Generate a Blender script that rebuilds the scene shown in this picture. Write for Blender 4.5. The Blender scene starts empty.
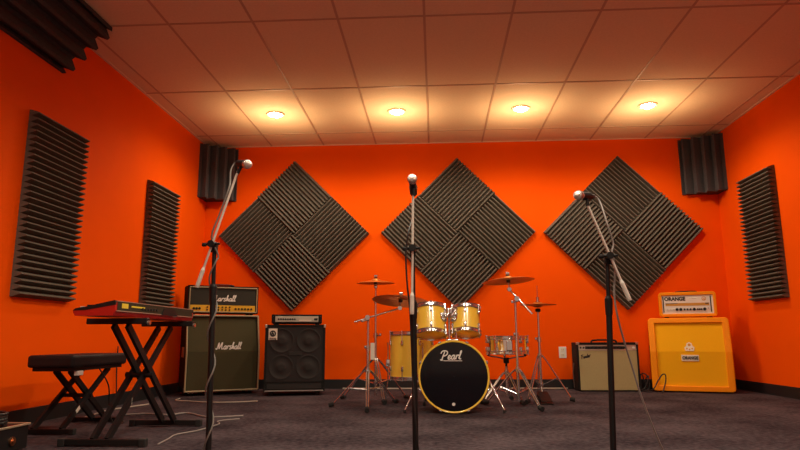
import bpy, math, random
from mathutils import Vector, Matrix

random.seed(7)
scene = bpy.context.scene
COL = scene.collection
PI = math.pi
V = Vector

# room (metres): back wall at y = 0, floor at z = 0
XL, XR, H, YF = -2.589, 3.195, 2.753, -7.7
TILE, ROW0, ROWD = 0.61, -0.431, 1.22

# ------------------------------------------------------------------ materials
def mat(name, col, rough=0.5, metal=0.0, noise=0.0, nscale=40.0, bump=0.0, bscale=200.0,
        coat=0.0, emit=None, estr=0.0, spec=None, alpha=None):
    m = bpy.data.materials.new(name); m.use_nodes = True
    nt = m.node_tree; b = nt.nodes['Principled BSDF']
    b.inputs['Base Color'].default_value = (*col, 1)
    b.inputs['Roughness'].default_value = rough
    b.inputs['Metallic'].default_value = metal
    if spec is not None: b.inputs['Specular IOR Level'].default_value = spec
    if coat: b.inputs['Coat Weight'].default_value = coat; b.inputs['Coat Roughness'].default_value = 0.08
    if emit:
        b.inputs['Emission Color'].default_value = (*emit, 1); b.inputs['Emission Strength'].default_value = estr
    if alpha is not None: b.inputs['Alpha'].default_value = alpha
    tc = nt.nodes.new('ShaderNodeTexCoord')
    if noise:
        n = nt.nodes.new('ShaderNodeTexNoise'); n.inputs['Scale'].default_value = nscale
        n.inputs['Detail'].default_value = 5
        nt.links.new(tc.outputs['Object'], n.inputs['Vector'])
        mix = nt.nodes.new('ShaderNodeMix'); mix.data_type = 'RGBA'
        mix.inputs[6].default_value = (*[c*(1-noise) for c in col], 1)
        mix.inputs[7].default_value = (*[min(1, c*(1+noise)) for c in col], 1)
        nt.links.new(n.outputs['Fac'], mix.inputs[0]); nt.links.new(mix.outputs[2], b.inputs['Base Color'])
    if bump:
        n2 = nt.nodes.new('ShaderNodeTexNoise'); n2.inputs['Scale'].default_value = bscale
        n2.inputs['Detail'].default_value = 3
        nt.links.new(tc.outputs['Object'], n2.inputs['Vector'])
        bp = nt.nodes.new('ShaderNodeBump'); bp.inputs['Strength'].default_value = bump
        bp.inputs['Distance'].default_value = 0.004
        nt.links.new(n2.outputs['Fac'], bp.inputs['Height']); nt.links.new(bp.outputs['Normal'], b.inputs['Normal'])
    return m

def carpet_mat():
    m = mat('carpet', (.05, .045, .05), .95, noise=.0, bump=.9, bscale=160, spec=.1)
    nt = m.node_tree; b = nt.nodes['Principled BSDF']
    tc = nt.nodes['Texture Coordinate']
    n1 = nt.nodes.new('ShaderNodeTexNoise'); n1.inputs['Scale'].default_value = 2.2; n1.inputs['Detail'].default_value = 8
    n2 = nt.nodes.new('ShaderNodeTexNoise'); n2.inputs['Scale'].default_value = 34; n2.inputs['Detail'].default_value = 4
    for n in (n1, n2): nt.links.new(tc.outputs['Object'], n.inputs['Vector'])
    mm = nt.nodes.new('ShaderNodeMath'); mm.operation = 'ADD'
    nt.links.new(n1.outputs['Fac'], mm.inputs[0]); nt.links.new(n2.outputs['Fac'], mm.inputs[1])
    r = nt.nodes.new('ShaderNodeValToRGB')
    r.color_ramp.elements[0].position = .36; r.color_ramp.elements[0].color = (.016, .012, .018, 1)
    r.color_ramp.elements[1].position = .66; r.color_ramp.elements[1].color = (.105, .083, .096, 1)
    half = nt.nodes.new('ShaderNodeMath'); half.operation = 'MULTIPLY'; half.inputs[1].default_value = .5
    nt.links.new(mm.outputs[0], half.inputs[0]); nt.links.new(half.outputs[0], r.inputs['Fac'])
    nt.links.new(r.outputs['Color'], b.inputs['Base Color'])
    return m

M = {}
M['wall'] = mat('wall_paint', (.88, .096, .001), .7, noise=.05, nscale=3, bump=.12, bscale=120, spec=.04)
M['ceiling'] = mat('ceiling_tile', (.78, .70, .53), .9, noise=.09, nscale=60, bump=.35, bscale=150, spec=.1)
M['tbar'] = mat('ceiling_grid', (.50, .38, .28), .6)
M['carpet'] = carpet_mat()
M['wall_pale'] = mat('pale_wall_paint', (.70, .68, .66), .7, noise=.04, nscale=3)  # for the unseen front wall, kept pale to bounce neutral fill light
M['base'] = mat('baseboard_black', (.012, .012, .014), .45)
M['foam'] = mat('acoustic_foam', (.145, .127, .104), .95, noise=.2, nscale=70, bump=.5, bscale=260, spec=.1)
M['foam_dark'] = mat('bass_foam', (.075, .070, .074), .95, noise=.25, nscale=50, bump=.5, bscale=260, spec=.1)
M['tolex'] = mat('black_tolex', (.012, .012, .012), .7, bump=.4, bscale=500, spec=.2)
M['piping'] = mat('gold_piping', (.36, .29, .17), .5)
M['cloth_black'] = mat('black_grille', (.028, .026, .019), .9, noise=.4, nscale=220)
M['cloth_olive'] = mat('olive_grille', (.066, .058, .030), .9, noise=.3, nscale=260, spec=.1)
M['gold'] = mat('gold_panel', (.78, .46, .035), .35, metal=.25)
M['white'] = mat('white_plastic', (.80, .78, .74), .4)
M['cream'] = mat('cream_badge', (.82, .76, .64), .5)
M['black'] = mat('black_plastic', (.010, .010, .011), .5, spec=.25)
M['rubber'] = mat('black_rubber', (.010, .010, .011), .8)
M['metal_black'] = mat('black_metal', (.009, .009, .010), .5, spec=.25)
M['chrome'] = mat('chrome', (.62, .62, .64), .15, metal=.88)
M['chrome_mirror'] = mat('mirror_chrome', (.82, .82, .82), .07, metal=1)
M['chrome_dull'] = mat('satin_chrome', (.62, .60, .56), .32, metal=1)
M['boom_steel'] = mat('brushed_steel', (.70, .68, .62), .4, metal=.08)
M['steel'] = mat('steel_panel', (.52, .48, .40), .4, metal=.7)
M['cloth_silver'] = mat('silver_grille', (.43, .38, .19), .85, noise=.22, nscale=180, spec=.2)
M['grille_mesh'] = mat('black_mesh', (.028, .026, .027), .7, noise=.25, nscale=160, spec=.2)
M['cone'] = mat('speaker_cone', (.032, .030, .030), .7, spec=.2)
M['orange'] = mat('orange_vinyl', (.95, .31, .003), .5, bump=.25, bscale=450, spec=.2)
M['cloth_orange'] = mat('orange_grille', (.95, .47, .008), .85, noise=.14, nscale=240, spec=.15)
M['panel_white'] = mat('white_panel', (.82, .77, .70), .45)
M['ink'] = mat('black_ink', (.012, .011, .011), .6)
M['stripe_orange'] = mat('orange_print', (.62, .30, .04), .5)
M['lacquer'] = mat('yellow_lacquer', (1.0, .66, .08), .25, noise=.06, nscale=6, coat=.3)
M['film'] = mat('clear_drum_head', (.95, .52, .06), .35, coat=.2)
M['head_white'] = mat('drum_head', (.75, .72, .66), .5)
M['head_black'] = mat('black_drum_head', (.006, .005, .008), .1, spec=.35)
M['bronze'] = mat('cymbal_bronze', (.66, .19, .022), .4, metal=.6)
M['felt'] = mat('felt', (.06, .055, .05), .95)
M['mic_body'] = mat('microphone_grey', (.045, .045, .05), .45, metal=.4)
M['mic_grille'] = mat('microphone_grille', (.72, .70, .66), .35, metal=.85, bump=1, bscale=300)
M['cable_black'] = mat('black_cable', (.013, .013, .014), .5)
M['cable_grey'] = mat('grey_cable', (.26, .24, .23), .55)
M['cable_mid'] = mat('mid_grey_cable', (.16, .15, .14), .5)
M['cable_pale'] = mat('pale_cable', (.38, .34, .29), .6)
M['key_red'] = mat('keyboard_red', (.42, .012, .010), .35, coat=.3)
M['key_dark'] = mat('keyboard_panel', (.035, .032, .020), .6, spec=.15)
M['key_yellow'] = mat('yellow_print', (.75, .58, .05), .5)
M['vinyl'] = mat('bench_vinyl', (.012, .010, .012), .55, bump=.3, bscale=300, spec=.25)
M['label'] = mat('paper_label', (.72, .68, .58), .7)
M['alu'] = mat('aluminium_edge', (.66, .56, .40), .35, metal=.7)
M['copper'] = mat('copper', (.62, .30, .16), .35, metal=1)
M['lamp'] = mat('lamp_lens', (1, .95, .85), .5, emit=(1, .82, .58), estr=90)
M['lamp_trim'] = mat('lamp_trim', (.75, .62, .50), .4)

# ------------------------------------------------------------------ mesh helpers
class MB:
    def __init__(s): s.v = []; s.f = []; s.sm = []
    def add(s, vs, fs, smooth=False):
        o = len(s.v); s.v += [V(a) for a in vs]
        for f in fs: s.f.append([i+o for i in f]); s.sm.append(smooth)
        return s
    def box(s, a, b, r=0.0):
        x0, y0, z0 = a; x1, y1, z1 = b
        if r <= 0:
            vs = [(x, y, z) for z in (z0, z1) for y in (y0, y1) for x in (x0, x1)]
            return s.add(vs, [(0, 2, 3, 1), (4, 5, 7, 6), (0, 1, 5, 4), (2, 6, 7, 3), (0, 4, 6, 2), (1, 3, 7, 5)])
        import bmesh
        bm = bmesh.new(); bmesh.ops.create_cube(bm, size=1)
        for v in bm.verts:
            v.co = V(((x0+x1)/2+v.co.x*(x1-x0), (y0+y1)/2+v.co.y*(y1-y0), (z0+z1)/2+v.co.z*(z1-z0)))
        bmesh.ops.bevel(bm, geom=bm.edges[:], offset=r, segments=3, affect='EDGES', profile=.5)
        bm.verts.index_update()
        s.add([v.co.copy() for v in bm.verts], [[v.index for v in f.verts] for f in bm.faces])
        bm.free(); return s
    def frame(s, p, d):
        d = d.normalized(); a = V((0, 0, 1)) if abs(d.z) < .95 else V((1, 0, 0))
        x = d.cross(a).normalized(); return x, d.cross(x).normalized()
    def cyl(s, a, b, r, r2=None, n=16, cap=True):
        a, b = V(a), V(b); r2 = r if r2 is None else r2
        x, y = s.frame(a, b-a)
        ring = lambda c, q: [c+(x*math.cos(2*PI*i/n)+y*math.sin(2*PI*i/n))*q for i in range(n)]
        s.add(ring(a, r)+ring(b, r2), [(i, (i+1) % n, n+(i+1) % n, n+i) for i in range(n)], True)
        if cap:
            s.add(ring(a, r), [list(range(n))[::-1]]); s.add(ring(b, r2), [list(range(n))])
        return s
    def tube(s, pts, r, n=8, smooth_n=0):
        pts = [V(p) for p in pts]
        if smooth_n: pts = catmull(pts, smooth_n)
        vs, fs = [], []; px = None
        for i, p in enumerate(pts):
            d = (pts[min(i+1, len(pts)-1)]-pts[max(i-1, 0)])
            if d.length < 1e-9: d = V((0, 0, 1))
            d.normalize()
            if px is None: px, _ = s.frame(p, d)
            px = px-d*px.dot(d)
            if px.length < 1e-6: px, _ = s.frame(p, d)
            px.normalize(); y = d.cross(px)
            vs += [p+(px*math.cos(2*PI*k/n)+y*math.sin(2*PI*k/n))*r for k in range(n)]
        L = len(pts)
        for i in range(L-1):
            for k in range(n):
                fs.append((i*n+k, i*n+(k+1) % n, (i+1)*n+(k+1) % n, (i+1)*n+k))
        s.add(vs, fs, True)
        s.add(vs[:n], [list(range(n))[::-1]]); s.add(vs[-n:], [list(range(n))])
        return s
    def lathe(s, prof, mtx=None, n=40, smooth=True):      # prof: (radius, z)
        mtx = mtx or Matrix()
        vs, fs = [], []
        for r, z in prof:
            vs += [mtx @ V((r*math.cos(2*PI*i/n), r*math.sin(2*PI*i/n), z)) for i in range(n)]
        for j in range(len(prof)-1):
            for i in range(n):
                fs.append((j*n+i, j*n+(i+1) % n, (j+1)*n+(i+1) % n, (j+1)*n+i))
        return s.add(vs, fs, smooth)
    def torus(s, c, R, r, mtx=None, n=40, k=10):
        prof = [(R+r*math.cos(2*PI*i/k), r*math.sin(2*PI*i/k)) for i in range(k+1)]
        m = Matrix.Translation(V(c)) @ (mtx or Matrix())
        return s.lathe(prof, m, n)
    def prism(s, poly, axis, a, b):                        # poly in the two other axes
        def P(p, w):
            if axis == 'x': return V((w, p[0], p[1]))
            if axis == 'y': return V((p[0], w, p[1]))
            return V((p[0], p[1], w))
        n = len(poly)
        vs = [P(p, a) for p in poly]+[P(p, b) for p in poly]
        fs = [list(range(n))[::-1], [n+i for i in range(n)]]+[(i, (i+1) % n, n+(i+1) % n, n+i) for i in range(n)]
        return s.add(vs, fs)
    def xf(s, m):
        s.v = [m @ v for v in s.v]; return s
    def build(s, name, m, parent=None):
        me = bpy.data.meshes.new(name)
        me.from_pydata([tuple(v) for v in s.v], [], s.f); me.update()
        import bmesh
        bm = bmesh.new(); bm.from_mesh(me)
        bmesh.ops.remove_doubles(bm, verts=bm.verts, dist=1e-6)
        bmesh.ops.recalc_face_normals(bm, faces=bm.faces)
        bm.to_mesh(me); bm.free()
        for p in me.polygons: p.use_smooth = False
        if any(s.sm):
            for p in me.polygons: p.use_smooth = True
            try: me.set_sharp_from_angle(angle=math.radians(38))
            except Exception: pass
        me.materials.append(m if not isinstance(m, str) else M[m])
        o = bpy.data.objects.new(name, me); COL.objects.link(o)
        if parent: o.parent = parent
        return o

def catmull(p, k):
    out = []; n = len(p)
    for i in range(n-1):
        p0, p1, p2, p3 = p[max(i-1, 0)], p[i], p[i+1], p[min(i+2, n-1)]
        for j in range(k):
            t = j/k
            out.append(.5*((2*p1)+(p2-p0)*t+(2*p0-5*p1+4*p2-p3)*t*t+(3*p1-p0-3*p2+p3)*t*t*t))
    out.append(p[-1].copy()); return out

def tag(o, label, cat, group=None):
    o['label'] = label; o['category'] = cat
    if group: o['group'] = group
    return o
def thing(name, label, cat, loc=(0, 0, 0), rz=0.0, group=None):
    o = bpy.data.objects.new(name, None); COL.objects.link(o); o.empty_display_size = .1
    o.location = loc; o.rotation_euler = (0, 0, rz)
    return tag(o, label, cat, group)
def struct(name, mb, m):
    o = mb.build(name, m); o['kind'] = 'structure'; return o
def copy_tree(o, parent=None):
    c = o.copy(); COL.objects.link(c)
    if parent: c.parent = parent
    for ch in list(o.children): copy_tree(ch, c)
    return c

def text_mesh(name, body, size, m, parent, mtx, bold=0.0, sx=1.0, shear=0.0, align='CENTER', depth=.0015):
    cu = bpy.data.curves.new(name, 'FONT'); cu.body = body; cu.size = size; cu.align_x = align; cu.align_y = 'CENTER'
    cu.offset = bold; cu.shear = shear; cu.extrude = depth; cu.resolution_u = 4
    t = bpy.data.objects.new('tmp', cu); COL.objects.link(t)
    dg = bpy.context.evaluated_depsgraph_get(); dg.update()
    me = bpy.data.meshes.new_from_object(t.evaluated_get(dg))
    bpy.data.objects.remove(t); bpy.data.curves.remove(cu)
    me.name = name
    me.transform(mtx @ Matrix.Scale(sx, 4, (1, 0, 0)))
    me.materials.clear(); me.materials.append(M[m])
    o = bpy.data.objects.new(name, me); COL.objects.link(o); o.parent = parent
    return o
FRONT = Matrix.Rotation(PI/2, 4, 'X')      # text plane xy -> xz plane facing -y

# flowing script lettering, drawn as strokes (x advance, y 0..1)
GLY = {
 'M': (1.25, [[(-.15, .12), (.0, .0), (.12, .12), (.3, 1.0), (.42, .12), (.52, .18), (.86, 1.05), (.88, .5), (.95, .02), (1.2, .12)]]),
 'P': (.85, [[(.1, -.1), (.22, .4), (.34, .98)], [(-.12, .72), (.02, 1.0), (.4, 1.08), (.72, .92), (.68, .6), (.4, .42), (.26, .5)], [(-.1, -.04), (.1, -.12), (.26, -.06)]]),
 'a': (.56, [[(.42, .46), (.26, .52), (.06, .32), (.08, .06), (.24, .0), (.38, .2), (.44, .5)], [(.45, .52), (.41, .2), (.46, .0), (.6, .1)]]),
 'r': (.44, [[(.06, .0), (.10, .3), (.13, .54)], [(.11, .3), (.22, .5), (.38, .52), (.42, .40)]]),
 's': (.44, [[(.38, .46), (.24, .54), (.10, .42), (.22, .28), (.34, .14), (.22, -.02), (.02, .06)]]),
 'h': (.52, [[(.0, .08), (.24, .9), (.22, 1.05), (.14, .9), (.08, .02), (.24, .44), (.36, .4), (.36, .06), (.56, .1)]]),
 'l': (.32, [[(.0, .08), (.24, .85), (.24, 1.06), (.14, .95), (.1, .2), (.18, .02), (.34, .1)]]),
 'e': (.44, [[(.02, .2), (.3, .3), (.24, .5), (.08, .4), (.06, .1), (.2, .0), (.46, .12)]]),
 'F': (.7, [[(.1, .0), (.2, .5), (.32, .95)], [(.0, .85), (.25, 1.0), (.75, 1.0)], [(.1, .5), (.5, .56)]]),
 'n': (.5, [[(.0, .06), (.08, .46), (.08, .04), (.26, .46), (.38, .36), (.38, .06), (.52, .08)]]),
 'd': (.52, [[(.4, .4), (.18, .48), (.05, .2), (.18, .02), (.36, .2), (.5, 1.0), (.42, .1), (.56, .08)]]),
}
def script(word, w, h, r, slant=.28):
    mb = MB(); x = 0; strokes = []
    for ch in word:
        adv, st = GLY[ch]
        for s_ in st: strokes.append([(x+a+b*slant*.6, b) for a, b in s_])
        x += adv
    tot = x+.1; k = w/tot
    for s_ in strokes:
        mb.tube([(a*k-w/2, 0, b*h-h*.5) for a, b in s_], r, 6, 4)
    for v in mb.v: v.y *= .35
    return mb

# ------------------------------------------------------------------ room shell
T = .12
struct('floor', MB().box((XL-T, YF-T, -.1), (XR+T, T, 0)), 'carpet')
struct('ceiling', MB().box((XL-T, YF-T, H), (XR+T, T, H+.1)), 'ceiling')
struct('wall_back', MB().box((XL-T, 0, 0), (XR+T, T, H)), 'wall')
struct('wall_left', MB().box((XL-T, YF, 0), (XL, 0, H)), 'wall')
struct('wall_right', MB().box((XR, YF, 0), (XR+T, 0, H)), 'wall')
struct('wall_front', MB().box((XL-T, YF-T, 0), (XR+T, YF, H)), 'wall_pale')
BH = .10
struct('baseboard_back', MB().box((XL+.012, -.012, 0), (XR-.012, 0, BH)), 'base')
struct('baseboard_left', MB().box((XL, YF, 0), (XL+.012, 0, BH)), 'base')
struct('baseboard_right', MB().box((XR-.012, YF, 0), (XR, 0, BH)), 'base')
g = MB()
for i in range(-4, 6):
    g.box((i*TILE-.009, YF, H-.003), (i*TILE+.009, 0, H))
for j in range(0, 7):
    y = ROW0-j*ROWD
    if y > YF: g.box((XL, y-.010, H-.0032), (XR, y+.010, H))
struct('trim_1', g, 'tbar')
g = MB()
g.box((XL, YF, H-.006), (XL+.022, 0, H)).box((XR-.022, YF, H-.006), (XR, 0, H)).box((XL, -.022, H-.006), (XR, 0, H))
struct('trim_2', g, 'lamp_trim')

# ------------------------------------------------------------------ downlights
LCOL = (1.0, .84, .62)
def lamp_light(x, y, power):
    l = bpy.data.lights.new('downlight_beam', 'SPOT'); l.energy = power; l.color = LCOL
    l.spot_size = math.radians(160); l.spot_blend = .55; l.shadow_soft_size = .055
    o = bpy.data.objects.new('downlight_beam', l); COL.objects.link(o)
    o.location = (x, y, H-.018)
    return o
lamp_where = ['first from the left, above the amplifier stack beside the keyboard', 'second from the left, above the left cymbals',
              'third from the left, above the right cymbals', 'fourth from the left, above the orange amplifier']
LX = [-1.525, -.305, .915, 2.135]
for i, x in enumerate(LX):
    t = thing('recessed_downlight', 'glowing round recessed ceiling downlight, '+lamp_where[i], 'ceiling light',
              (x, -1.045, H-.006), 0, 'recessed downlights in the ceiling')
    MB().lathe([(.062, .006), (.062, -.002), (.082, -.006), (.090, -.004), (.092, .006)], n=32).build('trim_ring', 'lamp_trim', t)
    MB().lathe([(.0005, -.024), (.03, -.021), (.052, -.012), (.064, -.001), (.064, .004)], n=32).build('lamp_lens', 'lamp', t)
def ceiling_fill(x, y, power):
    """added upward fill spot below the fixture, brightening the tiles; not a real lamp"""
    l = bpy.data.lights.new('added_uplight', 'SPOT'); l.energy = power; l.color = (1, .56, .25)
    l.spot_size = math.radians(170); l.spot_blend = .5; l.shadow_soft_size = .05
    l.use_nodes = True; nt = l.node_tree
    fo = nt.nodes.new('ShaderNodeLightFalloff'); fo.inputs['Strength'].default_value = 1.0
    nt.links.new(fo.outputs['Linear'], nt.nodes['Emission'].inputs['Strength'])
    o = bpy.data.objects.new('added_uplight', l); COL.objects.link(o)
    o.location = (x, y, H-.24); o.rotation_euler = (PI, 0, 0)
P_BACK, P_MID, P_FRONT, P_UPFILL = 116, 84, 20, 30
for x in LX:
    lamp_light(x, -1.045, P_BACK)
    lamp_light(x, -4.705, P_MID*(1.8 if abs(x-.3) < .8 else .16))
    lamp_light(x, -6.9, P_FRONT*(2.6 if abs(x-.3) < .8 else .1))
    ceiling_fill(x, -1.045, P_UPFILL)  # invented uplight hanging free under the fixture, lifts the ceiling

# ------------------------------------------------------------------ acoustic foam
def wedge_mb(w, h, nw, base=.012, tip=.064):
    """foam sheet, ridges run along local x, sheet lies in xz, faces -y, corner at origin"""
    poly = [(0, 0)]
    p = h/nw
    poly.append((-base, 0))
    for i in range(nw):
        poly += [(-base, i*p+.0001), (-tip, (i+.5)*p-.0036), (-tip, (i+.5)*p+.0036), (-base, (i+1)*p-.0001)]
    poly += [(-base, h), (0, h)]
    # remove duplicates
    q = []
    for a in poly:
        if not q or (abs(a[0]-q[-1][0])+abs(a[1]-q[-1][1])) > 1e-5: q.append(a)
    return MB().prism(q, 'x', 0, w)

S = .61
sheet = wedge_mb(S, S, 12)
dia = [('left', -1.547, 1.70, -1, 'above the two black bass and guitar amplifier stacks'),
       ('centre', .312, 1.701, 1, 'above the drum kit'),
       ('right', 2.124, 1.690, -1, 'above the beige combo amplifier')]
proto = None
for nm, cx, cz, sgn, where in dia:
    for pos, (dx, dz), s2 in (('top', (0, 1), sgn), ('left', (-1, 0), -sgn), ('right', (1, 0), -sgn), ('bottom', (0, -1), sgn)):
        if proto is None:
            m0 = wedge_mb(S, S, 15)
            m0.xf(Matrix.Translation((-S/2, 0, -S/2))); proto = m0.build('foam_panel', 'foam'); o = proto
        else:
            o = proto.copy(); COL.objects.link(o)
        r = S/math.sqrt(2)
        o.location = (cx+dx*r, -.0005, cz+dz*r)
        o.rotation_euler = (0, -s2*PI/4, 0)
        tag(o, f'{pos} square charcoal wedge foam panel of the {nm} diamond on the back wall', 'acoustic panel', 'wedge foam panels of the back wall diamonds')

def side_panel(label, side, y, ztop):
    mb = wedge_mb(S, 1.22, 30); 
    if side > 0: mb.xf(Matrix.Rotation(PI/2, 4, 'Z'))    # faces -y -> faces +x
    else: mb.xf(Matrix.Rotation(-PI/2, 4, 'Z'))
    o = mb.build('foam_panel', 'foam')
    o.location = ((XL+.0005) if side > 0 else (XR-.0005), y if side > 0 else y+S, ztop-1.22)
    tag(o, label, 'acoustic panel', 'tall wedge foam panels on the side walls')
    return o
side_panel('tall charcoal wedge foam panel on the left wall, nearest the camera above the bench', 1, -3.156, 2.02)
side_panel('tall charcoal wedge foam panel on the left wall, farther one above the keyboard', 1, -1.465, 1.986)
side_panel('tall charcoal wedge foam panel alone on the right wall', -1, -1.161, 2.10)

def trap_poly(L, teeth, d):
    pts = [(0, 0), (L, 0)]
    a, b = V((L, .03)), V((.03, L)); n = V((1, 1)).normalized()
    pts.append((L, .03))
    for i in range(teeth):
        t0, t1, t2, t3 = (i+.12)/teeth, (i+.40)/teeth, (i+.60)/teeth, (i+.88)/teeth
        for t, k in ((t0, -d), (t1, d*.55), (t2, d*.55), (t3, -d)):
            q = a.lerp(b, t)+n*k; pts.append((q.x, q.y))
    pts += [(.03, L), (0, L)]
    return pts
TP = trap_poly(.34, 4, .048)
TPN = [(x, -y) for x, y in TP]
TPL = [(x*1.05, -y*.80) for x, y in TP]
TPR = [(-x*1.14, -y*.72) for x, y in TP]
o = MB().prism(TPL, 'z', 0, .62).build('bass_trap', 'foam_dark'); o.location = (XL+.001, -.001, 2.10)
tag(o, 'black grooved corner foam block standing upright in the back left corner', 'bass trap', 'grooved corner bass traps')
o = MB().prism(TPR, 'z', 0, .63).build('bass_trap', 'foam_dark'); o.location = (XR-.001, -.001, 2.09)
tag(o, 'black grooved corner foam block standing upright in the back right corner', 'bass trap', 'grooved corner bass traps')
o = MB().prism(TPN, 'y', 0, 1.22).build('bass_trap', 'foam_dark'); o.location = (XL+.001, -2.86-1.22, H-.007)
tag(o, 'large black grooved foam block lying along the top of the left wall', 'bass trap', 'grooved corner bass traps')

# ------------------------------------------------------------------ wall outlet
t = thing('wall_outlet', 'white electrical outlet plate on the back wall beside the beige amplifier', 'outlet', (1.407, 0, .38))
MB().box((-.04, -.006, -.06), (.04, -.0005, .06), .003).build('plate', 'white', t)
for z in (-.028, .028):
    r = MB().box((-.018, -.009, z-.017), (.018, -.006, z+.017), .002).build('receptacle', 'cream', t)
    MB().box((-.009, -.0095, z-.004), (-.006, -.0088, z+.008)).box((.006, -.0095, z-.004), (.009, -.0088, z+.008)).build('slot', 'ink', r)

# ------------------------------------------------------------------ guitar stacks
def caster(mb_w, mb_p, x, y, zt):
    r = zt*.5+.003
    mb_w.cyl((x-.014, y, r), (x+.014, y, r), r, n=20)
    mb_p.box((x-.03, y-.03, zt-.006), (x+.03, y+.03, zt)); mb_p.box((x-.020, y-.008, .022), (x-.015, y+.008, zt-.003)); mb_p.box((x+.015, y-.008, .022), (x+.020, y+.008, zt-.003))

def knob_row(parent, x0, x1, n, y, z, r, m='black', name='knob', d=.014):
    for i in range(n):
        x = x0+(x1-x0)*i/max(1, n-1)
        MB().cyl((x, y, z), (x, y-d*.4, z), r*1.15, n=12).cyl((x, y-d*.4, z), (x, y-d, z), r, r*.85, n=12).build(name, m, parent)

def slant_cab(t, W, z0, z1, D, zb, dy, fw, shell, cloth, th, rim=None, bev=.0):
    """angled cabinet: side profile vertical to zb, leaning back by dy at the top"""
    prof = [(0, z0), (0, zb), (dy, z1), (D, z1), (D, z0)]
    ins = .022
    body = MB()
    for sx in (-1, 1):
        a, b = sorted((sx*W/2, sx*(W/2-fw))); body.prism(prof, 'x', a, b)
    k = dy/(z1-zb)
    yt = lambda z: 0 if z < zb else (z-zb)*k
    body.prism([(0, z0), (0, z0+th), (D, z0+th), (D, z0)], 'x', -W/2+fw, W/2-fw)
    body.prism([(yt(z1-th), z1-th), (dy, z1), (D, z1), (D, z1-th)], 'x', -W/2+fw, W/2-fw)
    body.box((-W/2+fw, D-.02, z0+th), (W/2-fw, D, z1-th))
    body.build('shell', shell, t)
    zi0, zi1 = z0+th, z1-th
    gp = [(ins, zi0), (ins, zb), (yt(zi1)+ins, zi1), (yt(zi1)+ins+.02, zi1), (ins+.02, zb), (ins+.02, zi0)]
    g = MB().prism(gp, 'x', -W/2+fw, W/2-fw).build('grille', cloth, t)
    if rim:
        x = W/2-fw-.004
        e = .004
        pts = [(-x, ins-e, zi0+.004), (-x, ins-e, zb), (-x, yt(zi1)+ins-e, zi1-.004), (x, yt(zi1)+ins-e, zi1-.004), (x, ins-e, zb), (x, ins-e, zi0+.004)]
        mb = MB()
        for a, b in zip(pts, pts[1:]+pts[:1]): mb.cyl(a, b, .006, n=8)
        mb.build('piping', rim, g)
    return yt

# --- black half stack at the left
t = thing('speaker_cabinet', 'tall black guitar speaker cabinet with white script logo and pale piping', 'speaker cabinet', (-2.032, -.775, 0), math.radians(31))
W, z0, z1, D = .71, .034, .772, .36
yt = slant_cab(t, W, z0, z1, D, .415, .085, .020, 'tolex', 'cloth_olive', .022)
pm = MB()
x = W/2-.006
pts = [(-x, -.001, z0+.010), (-x, -.001, .415), (-x, .083, z1-.008), (x, .083, z1-.008), (x, -.001, .415), (x, -.001, z0+.010)]
for a, b in zip(pts, pts[1:]+pts[:1]): pm.tube([a, b], .0085, 8)
pm.build('piping', 'piping', t)
script('Marshall', .245, .062, .0055).xf(Matrix.Translation((.055, yt(.465)+.014, .468))).build('logo', 'white', t)
wm, pm = MB(), MB()
for sx in (-1, 1):
    for y in (.06, .30):
        w, p = MB(), MB(); caster(w, p, sx*.285, y, z0)
        c = p.build('caster', 'chrome_dull', t); w.build('wheel', 'rubber', c)
for sx in (-1, 1):
    h = MB().box((sx*W/2-.002, .12, .36), (sx*W/2+.004, .26, .46), .001).build('handle', 'chrome_dull', t)
    MB().box((sx*W/2-.001, .135, .385), (sx*W/2+.010, .245, .435), .002).build('handle_grip', 'black', h)
for sx in (-1, 1):
    for y, z in ((.02, z0+.02), (.345, z0+.02), (.345, z1-.02)):
        MB().box((sx*W/2-.012, y-.022, z-.022), (sx*W/2+.004, y+.018, z+.022), .003).build('corner_guard', 'black', t)

t = thing('amplifier_head', 'black amplifier head with gold control panel, on the tall black cabinet', 'amplifier', (-2.086, -.685, .772), math.radians(31))
W, z0, z1, D = .70, .018, .292, .235
b = MB().box((-W/2, .012, z0), (W/2, D, z1), .008)
b.box((-W/2, 0, z0), (-W/2+.022, .03, z1)).box((W/2-.022, 0, z0), (W/2, .03, z1)).box((-W/2, 0, z1-.024), (W/2, .03, z1)).box((-W/2, 0, z0), (W/2, .03, z0+.014))
b.build('shell', 'tolex', t)
pm = MB(); x = W/2-.016
pts = [(-x, -.002, z0+.012), (-x, -.002, z1-.018), (x, -.002, z1-.018), (x, -.002, z0+.012)]
for a, c in zip(pts, pts[1:]+pts[:1]): pm.tube([a, c], .0065, 8)
pm.build('piping', 'piping', t)
MB().box((-W/2+.025, .004, z0+.082), (W/2-.025, .014, z1-.026)).build('grille', 'cloth_black', t)
cp = MB().box((-W/2+.025, -.001, z0+.016), (W/2-.03, .013, z0+.080), .002).build('control_panel', 'gold', t)
knob_row(cp, -.29, -.235, 3, -.001, z0+.045, .011)
knob_row(cp, -.16, .06, 7, -.001, z0+.060, .007)
knob_row(cp, -.16, .06, 7, -.001, z0+.034, .007)
knob_row(cp, .12, .28, 6, -.001, z0+.045, .009)
script('Marshall', .25, .055, .005).xf(Matrix.Translation((-.005, .002, z0+.150))).build('logo', 'white', t)
MB().tube([(-.12, .12, z1-.002), (-.10, .12, z1+.018), (.10, .12, z1+.018), (.12, .12, z1-.002)], .008, 8, 4).build('handle', 'black', t)
for sx in (-1, 1):
    for y in (.03, .20):
        MB().cyl((sx*.29, y, 0), (sx*.29, y, z0+.002), .016, .019).build('foot', 'rubber', t)

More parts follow.
